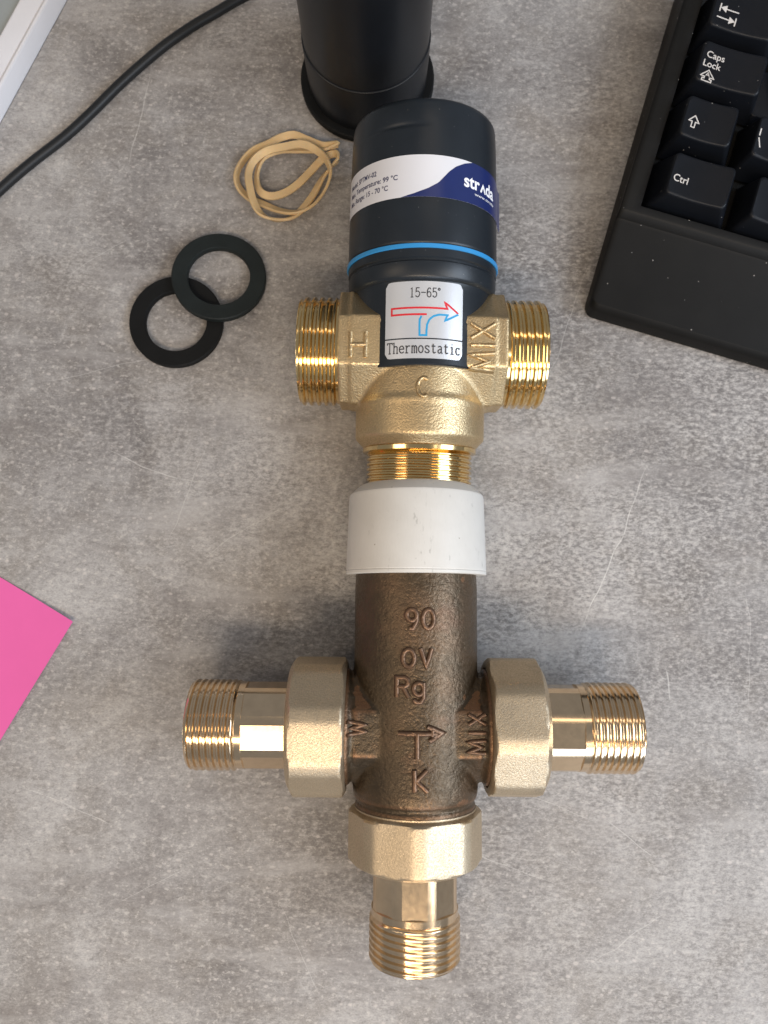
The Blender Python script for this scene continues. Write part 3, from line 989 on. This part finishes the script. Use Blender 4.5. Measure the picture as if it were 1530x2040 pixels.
# ================================================================== RUBBER BAND
def rubber_band():
    raw = [(1388, 205, 75, 5.5), (1300, 215, 40, 4.6), (1200, 180, 20, 3.8), (1120, 150, 25, 3.2), (1040, 165, 40, 2.8), (960, 205, 60, 2.6), (870, 245, 70, 2.5),
           (800, 320, 75, 2.4), (768, 400, 65, 2.3), (788, 475, 45, 2.0), (850, 535, 25, 1.6), (940, 575, 25, 1.6), (1030, 610, 35, 2.0), (1130, 620, 45, 2.6),
           (1230, 580, 60, 3.0), (1305, 490, 70, 3.4), (1340, 390, 78, 4.4), (1320, 310, 70, 6.0), (1260, 245, 45, 7.0), (1170, 207, 18, 7.0), (1060, 222, 10, 6.4),
           (950, 250, 25, 5.6), (875, 305, 45, 5.2), (842, 385, 40, 5.0), (852, 480, 15, 4.8), (878, 570, 25, 4.4), (925, 635, 50, 3.4), (1010, 668, 75, 2.6),
           (1100, 655, 50, 2.4), (1170, 600, 25, 2.0), (1235, 515, 25, 1.8), (1290, 415, 50, 2.4), (1345, 345, 70, 3.0), (1386, 300, 85, 3.6), (1372, 262, 60, 3.6),
           (1300, 290, 20, 3.0), (1220, 372, 5, 2.6), (1130, 460, 8, 2.6), (1040, 512, 15, 3.0), (960, 520, 20, 3.2), (905, 480, 45, 3.0), (893, 390, 55, 2.8),
           (930, 295, 40, 3.2), (1030, 245, 20, 3.8), (1150, 240, 15, 4.2), (1280, 240, 35, 5.0)]
    P = []
    for x, y, tw, z in raw:
        p = at(220 + x / 3.06, 220 + y / 3.06, z)
        P.append((p[0], p[1], z, tw))
    P = np.array(P)
    n = len(P)
    pts = []
    S = 6
    for i in range(n):
        p0, p1, p2, p3 = P[i - 1], P[i], P[(i + 1) % n], P[(i + 2) % n]
        for k in range(S):
            u = k / S
            pts.append(0.5 * ((2 * p1) + (-p0 + p2) * u + (2 * p0 - 5 * p1 + 4 * p2 - p3) * u * u + (-p0 + 3 * p1 - 3 * p2 + p3) * u ** 3))
    pts = np.array(pts)
    m = len(pts)
    W, T = 1.32, 0.46
    sec = [(-W, -T * .5), (-W * .9, -T), (W * .9, -T), (W, -T * .5), (W, T * .5), (W * .9, T), (-W * .9, T), (-W, T * .5)]
    rows = []
    for i in range(m):
        d = pts[(i + 1) % m][:3] - pts[i - 1][:3]
        d /= np.linalg.norm(d)
        side = np.cross(d, [0, 0, 1.0])
        side /= np.linalg.norm(side)
        up = np.cross(side, d)
        tw = rad(pts[i][3])
        wv = side * math.cos(tw) + up * math.sin(tw)
        tv = -side * math.sin(tw) + up * math.cos(tw)
        half = W * abs(math.sin(tw)) + T
        c = pts[i][:3].copy()
        c[2] = max(c[2], half + 0.05)
        rows.append([tuple(c + wv * s + tv * h) for s, h in sec])
    V = [p for r in rows for p in r]
    k = len(sec)
    F = [(i * k + j, i * k + (j + 1) % k, ((i + 1) % m) * k + (j + 1) % k, ((i + 1) % m) * k + j) for i in range(m) for j in range(k)]
    o = mesh('rubber_band', V, F, 'rubber_tan', None, angle=50, weld=True)
    tag(o, 'tan rubber band lying in tangled loops beside the black canister', 'rubber band')
rubber_band()

# ================================================================== CABLE
def cable():
    px = [(620, -70), (550, -38), (478, -4), (430, 24), (385, 50), (330, 88), (285, 125), (235, 170), (190, 215), (148, 255), (112, 285), (70, 317), (30, 350), (-8, 384), (-70, 440), (-160, 500)]
    P = np.array([at(x, y, 2.0) for x, y in px])
    pts = []
    for i in range(len(P) - 1):
        p0, p1, p2, p3 = P[max(0, i - 1)], P[i], P[i + 1], P[min(len(P) - 1, i + 2)]
        for k in range(5):
            u = k / 5
            pts.append(0.5 * ((2 * p1) + (-p0 + p2) * u + (2 * p0 - 5 * p1 + 4 * p2 - p3) * u * u + (-p0 + 3 * p1 - 3 * p2 + p3) * u ** 3))
    rows = []
    for i in range(len(pts)):
        d = pts[min(i + 1, len(pts) - 1)] - pts[max(i - 1, 0)]
        d /= np.linalg.norm(d)
        s = np.cross(d, [0, 0, 1.0])
        s /= np.linalg.norm(s)
        rows.append([tuple(np.array([pts[i][0], pts[i][1], 1.74]) + 1.72 * (s * math.cos(a) + np.array([0, 0, 1]) * math.sin(a))) for a in [2 * math.pi * j / 18 for j in range(18)]])
    v, f = ring_stack(rows)
    o = mesh('cable', v, f, 'cable_black', None, angle=60, weld=True)
    tag(o, 'thin black cable running diagonally across the desk corner', 'cable')
cable()

# ================================================================== PINK NOTE
def note():
    c = at(148, 1238, 0.5)
    e1 = at(0, 1150, 0.5) - c
    ang = math.atan2(e1[1], e1[0])
    n = 14
    size = 76.0
    V, F = [], []
    def h(u, v):
        return 0.25 + 1.5 * (max(0, 0.45 - u) / 0.45) ** 2 * (1 - v * 0.6) + 0.4 * v * (1 - v)
    for side in (0, -0.12):
        for i in range(n + 1):
            for j in range(n + 1):
                u, v = i / n, j / n
                V.append((u * size, v * size, h(u, v) + side))
    m = (n + 1) * (n + 1)
    for i in range(n):
        for j in range(n):
            a = i * (n + 1) + j
            F.append((a, a + n + 1, a + n + 2, a + 1))
            F.append((m + a, m + a + 1, m + a + n + 2, m + a + n + 1))
    for i in range(n):
        for a, b in ((i, i + 1), (n * (n + 1) + i + 1, n * (n + 1) + i), ((i + 1) * (n + 1), i * (n + 1)), (i * (n + 1) + n, (i + 1) * (n + 1) + n)):
            F.append((a, b, m + b, m + a))
    o = mesh('sticky_note', V, F, 'paper_pink', None, angle=50, weld=True)
    o.location = (c[0] * MM, c[1] * MM, 0)
    o.rotation_euler = (0, 0, ang)
    tag(o, 'bright pink square paper note at the left edge of the desk', 'note')
note()

# ================================================================== WHITE TRAY
def tray():
    p0, p1 = at(135, 0, 0), at(0, 248, 0)
    u = p0 - p1
    ang = math.atan2(u[1], u[0])
    t = empty('tray', (p1[0], p1[1], 0), (0, 0, ang))
    tag(t, 'white plastic tray with a grey inner panel in the far left corner', 'tray')
    # local x along the visible edge, +y into the tray
    prof = [(0.0, 0.0), (0.2, 0.0), (0.7, 6.4), (1.1, 7.0), (1.7, 7.2), (2.3, 7.0), (2.8, 6.7), (8.0, 8.4), (8.6, 8.5), (9.1, 8.2), (9.5, 6.9), (9.5, 0.0)]
    x0, x1 = -45, 150
    rows = [[(x, y, z) for y, z in prof] for x in (x0, x1)]
    v, f = ring_stack(rows)
    mesh('rim', v, f, 'tray_white', t, angle=30, weld=True)
    v, f = ring_stack([[(x0, 9.4, 1.0), (x1, 9.4, 1.0), (x1, 130, 1.0), (x0, 130, 1.0)], [(x0, 9.4, 6.6), (x1, 9.4, 6.6), (x1, 130, 6.6), (x0, 130, 6.6)]])
    mesh('inner_panel', v, f, 'tray_grey', t, smooth=False)
tray()

# ================================================================== KEYBOARD
def keyboard():
    c = at(1163, 624, 2.5)
    t = empty('keyboard', (c[0], c[1], 0), (0, 0, rad(-17.3)))
    tag(t, 'black computer keyboard with white key legends, dusty front ledge', 'keyboard')
    WID, DEP = 230.0, 124.0
    prof = [(0.6, 0.0), (0.0, 0.8), (0.0, 6.0), (0.5, 7.6), (1.8, 8.8), (29.4, 12.6), (30.2, 13.0), (31.6, 15.4), (32.4, 15.9), (DEP - 2, 22.5), (DEP, 20.5), (DEP, 0.0)]
    # left end rounded off by insetting the first two sections
    rows = []
    for x, ins in ((0.0, 0.9), (0.3, 0.4), (0.9, 0.08), (1.6, 0.0), (2.4, 0.0), (3.4, 0.0), (WID - 1, 0.0), (WID, 0.8)):
        rr = 3.4
        plan = rr - math.sqrt(max(0.0, rr * rr - max(0.0, rr - x) ** 2))
        row = []
        for y, z in prof:
            zz = max(0.0, z - ins) if z > 3 else z
            yy = y + plan if y < 5 else (y - ins if y > DEP - 3 else y)
            row.append((x, yy, zz))
        rows.append(row)
    V, F = ring_stack(rows)
    case = mesh('case', V, F, 'case_plastic', t, smooth=True, angle=25, weld=True)
    # key well
    wv, wf = ring_stack([[(6.2, 34.6, z0), (WID - 8, 34.6, z0), (WID - 8, DEP - 4, z0 + 4), (6.2, DEP - 4, z0 + 4)] for z0 in (9.5, 40)])
    cut = mesh('cutter', wv, wf, None, t, smooth=False, weld=True)
    md = case.modifiers.new('b', 'BOOLEAN')
    md.operation = 'DIFFERENCE'
    md.object = cut
    md.solver = 'EXACT'
    bv = case.modifiers.new('v', 'BEVEL')
    bv.width = 0.45 * MM
    bv.segments = 2
    bv.limit_method = 'ANGLE'
    bv.angle_limit = rad(40)
    dg = bpy.context.evaluated_depsgraph_get()
    dg.update()
    me = bpy.data.meshes.new_from_object(case.evaluated_get(dg))
    case.modifiers.clear()
    old = case.data
    case.data = me
    bpy.data.meshes.remove(old)
    cm = cut.data
    bpy.data.objects.remove(cut)
    bpy.data.meshes.remove(cm)
    me.polygons.foreach_set('use_smooth', [True] * len(me.polygons))
    me.set_sharp_from_angle(angle=rad(30))

    def key(x0, x1, y0, y1, zb, h, insets, dish=0.9, tilt=0.06, name='key', step=None):
        il, ir, ifr, ibk = insets
        def rrect(xa, xb, ya, yb, r, n=6):
            pts = []
            for cx, cy, s in ((xb - r, yb - r, 0), (xa + r, yb - r, 90), (xa + r, ya + r, 180), (xb - r, ya + r, 270)):
                for k in range(n + 1):
                    a = rad(s + 90 * k / n)
                    pts.append((cx + r * math.cos(a), cy + r * math.sin(a)))
            # more points on the long sides, so that the dish shows
            out = []
            for i, p in enumerate(pts):
                q_ = pts[(i + 1) % len(pts)]
                nn = 8 if math.dist(p, q_) > 3 else 1
                out += [(p[0] + (q_[0] - p[0]) * k / nn, p[1] + (q_[1] - p[1]) * k / nn) for k in range(nn)]
            return out
        tx0, tx1, ty0, ty1 = x0 + il, x1 - ir, y0 + ifr, y1 - ibk
        mx, my = (tx0 + tx1) / 2, (ty0 + ty1) / 2
        hw = (tx1 - tx0) / 2
        def top(x, y):
            return zb + h + tilt * (y - my) - dish * (1 - min(1, ((x - mx) / hw) ** 2))
        rows = []
        rows.append([(x, y, zb) for x, y in rrect(x0, x1, y0, y1, 1.2)])
        rows.append([(x, y, top(x, y) - 1.0) for x, y in rrect(tx0 - .25, tx1 + .25, ty0 - .2, ty1 + .2, 1.6)])
        rows.append([(x, y, top(x, y) - 0.35) for x, y in rrect(tx0 - .02, tx1 + .02, ty0 - .02, ty1 + .02, 1.6)])
        base = rrect(tx0 + .35, tx1 - .35, ty0 + .35, ty1 - .35, 1.5)
        for s in (1, .93, .8, .6, .4, .2, .05):
            rows.append([(mx + (x - mx) * s, my + (y - my) * s, top(mx + (x - mx) * s, my + (y - my) * s)) for x, y in base])
        v, f = ring_stack(rows)
        k = mesh(name, v, f, 'key_plastic', t, angle=45, weld=True)
        if step:
            v, f = ring_stack([[(x, y, zb) for x, y in rrect(x1 - 2, step, y0, y1, 1.0)], [(x, y, zb + 4.4) for x, y in rrect(x1 - 2, step - .8, y0 + .7, y1 - .6, 1.0)], [(x, y, zb + 4.7) for x, y in rrect(x1 - 2, step - 1.2, y0 + 1.1, y1 - 1, 1.0)]])
            mesh('key_step', v, f, 'key_plastic', k, angle=45, weld=True)
        return k, (lambda u, v_, hh: (u, v_, top(u, v_) + hh))
    Y = [35.8, 55.4, 74.6, 93.8, 113.0]
    kh = 17.9
    z = [11.0, 11.8, 12.6, 13.4]
    # control, shift, caps lock, tab
    k, fm = key(7.0, 34.6, Y[0], Y[0] + kh, z[0], 11.6, (4.3, 3.6, 2.0, 2.0))
    text_print('legend', 'Ctrl', 3.3, fm, 'key_print', k, x=15.0, y=43.4, h=0.05, center=True, sx=0.95, offset=0.03)
    k, fm = key(7.0, 30.2, Y[1], Y[1] + kh, z[1], 11.8, (3.2, 3.6, 2.4, 2.0))
    def up_arrow(cx, cy, s):
        return [[(cx - .28 * s, cy - .9 * s), (cx - .28 * s, cy), (cx - .85 * s, cy), (cx, cy + 1.0 * s), (cx + .85 * s, cy), (cx + .28 * s, cy), (cx + .28 * s, cy - .9 * s), (cx - .28 * s, cy - .9 * s)]]
    ribbon_print('legend', up_arrow(13.8, 63.0, 2.05), 0.36, fm, 'key_print', k, h0=0.05)
    k, fm = key(7.0, 34.2, Y[2], Y[2] + kh, z[2], 12.0, (3.0, 3.2, 2.4, 2.0), step=40.3)
    text_print('legend', 'Caps', 3.1, fm, 'key_print', k, x=14.7, y=85.8, h=0.05, center=True, offset=0.03)
    text_print('legend', 'Lock', 3.1, fm, 'key_print', k, x=14.3, y=83.0, h=0.05, center=True, offset=0.03)
    ar = [[(12.0, 76.2), (15.2, 76.2), (15.2, 77.0), (14.5, 77.0), (14.5, 77.6), (15.9, 77.6), (13.6, 80.0), (11.3, 77.6), (12.7, 77.6), (12.7, 77.0), (12.0, 77.0), (12.0, 76.2)]]
    ar = [[(u + .2, v + 1.0) for u, v in ar[0]]]
    ribbon_print('legend', ar, 0.34, fm, 'key_print', k, h0=0.05)
    ribbon_print('legend', [[(13.2, 78.9), (13.8, 80.2), (14.4, 78.9)], [(13.4, 79.3), (14.2, 79.3)]], 0.24, fm, 'key_print', k, h0=0.05)
    k, fm = key(7.0, 34.6, Y[3], Y[3] + kh, z[3], 12.2, (2.4, 4.4, 2.4, 2.0))
    def tab_arrow(cx, cy, d):
        bar = [[(cx + 3.1 * d, cy - 1.4), (cx + 3.1 * d, cy + 1.4)]]
        shaft = [[(cx - 3.3 * d, cy), (cx + 1.2 * d, cy)]]
        V = [fm(cx + 2.95 * d, cy, .062), fm(cx + 0.9 * d, cy + 1.25, .062), fm(cx + 0.9 * d, cy - 1.25, .062)]
        ribbon_print('legend', bar + shaft, 0.42, fm, 'key_print', k, h0=0.05)
        mesh('legend', V, [(0, 1, 2) if d < 0 else (0, 1, 2)], 'key_print', k, smooth=False)
    tab_arrow(14.7, 102.6, -1)
    tab_arrow(14.5, 99.3, 1)
    # neighbours at the picture's edge
    k, fm = key(31.4, 49.4, Y[1], Y[1] + kh, z[1], 11.8, (2.6, 2.6, 2.4, 2.0), dish=1.1)
    ribbon_print('legend', [[(35.0, 66.8), (35.0, 64.4)], [(35.0, 63.7), (36.2, 60.8)]], 0.42, fm, 'key_print', k, h0=0.05)
    key(36.2, 59.0, Y[0], Y[0] + kh, z[0], 11.6, (2.8, 2.8, 2.0, 2.0), dish=1.1)
    key(41.2, 59.2, Y[2], Y[2] + kh, z[2], 12.0, (2.6, 2.6, 2.4, 2.0), dish=1.1)
    key(36.4, 54.4, Y[3], Y[3] + kh, z[3], 12.2, (2.6, 2.6, 2.4, 2.0), dish=1.1)
    key(50.6, 68.6, Y[1], Y[1] + kh, z[1], 11.8, (2.6, 2.6, 2.4, 2.0), dish=1.1)
keyboard()
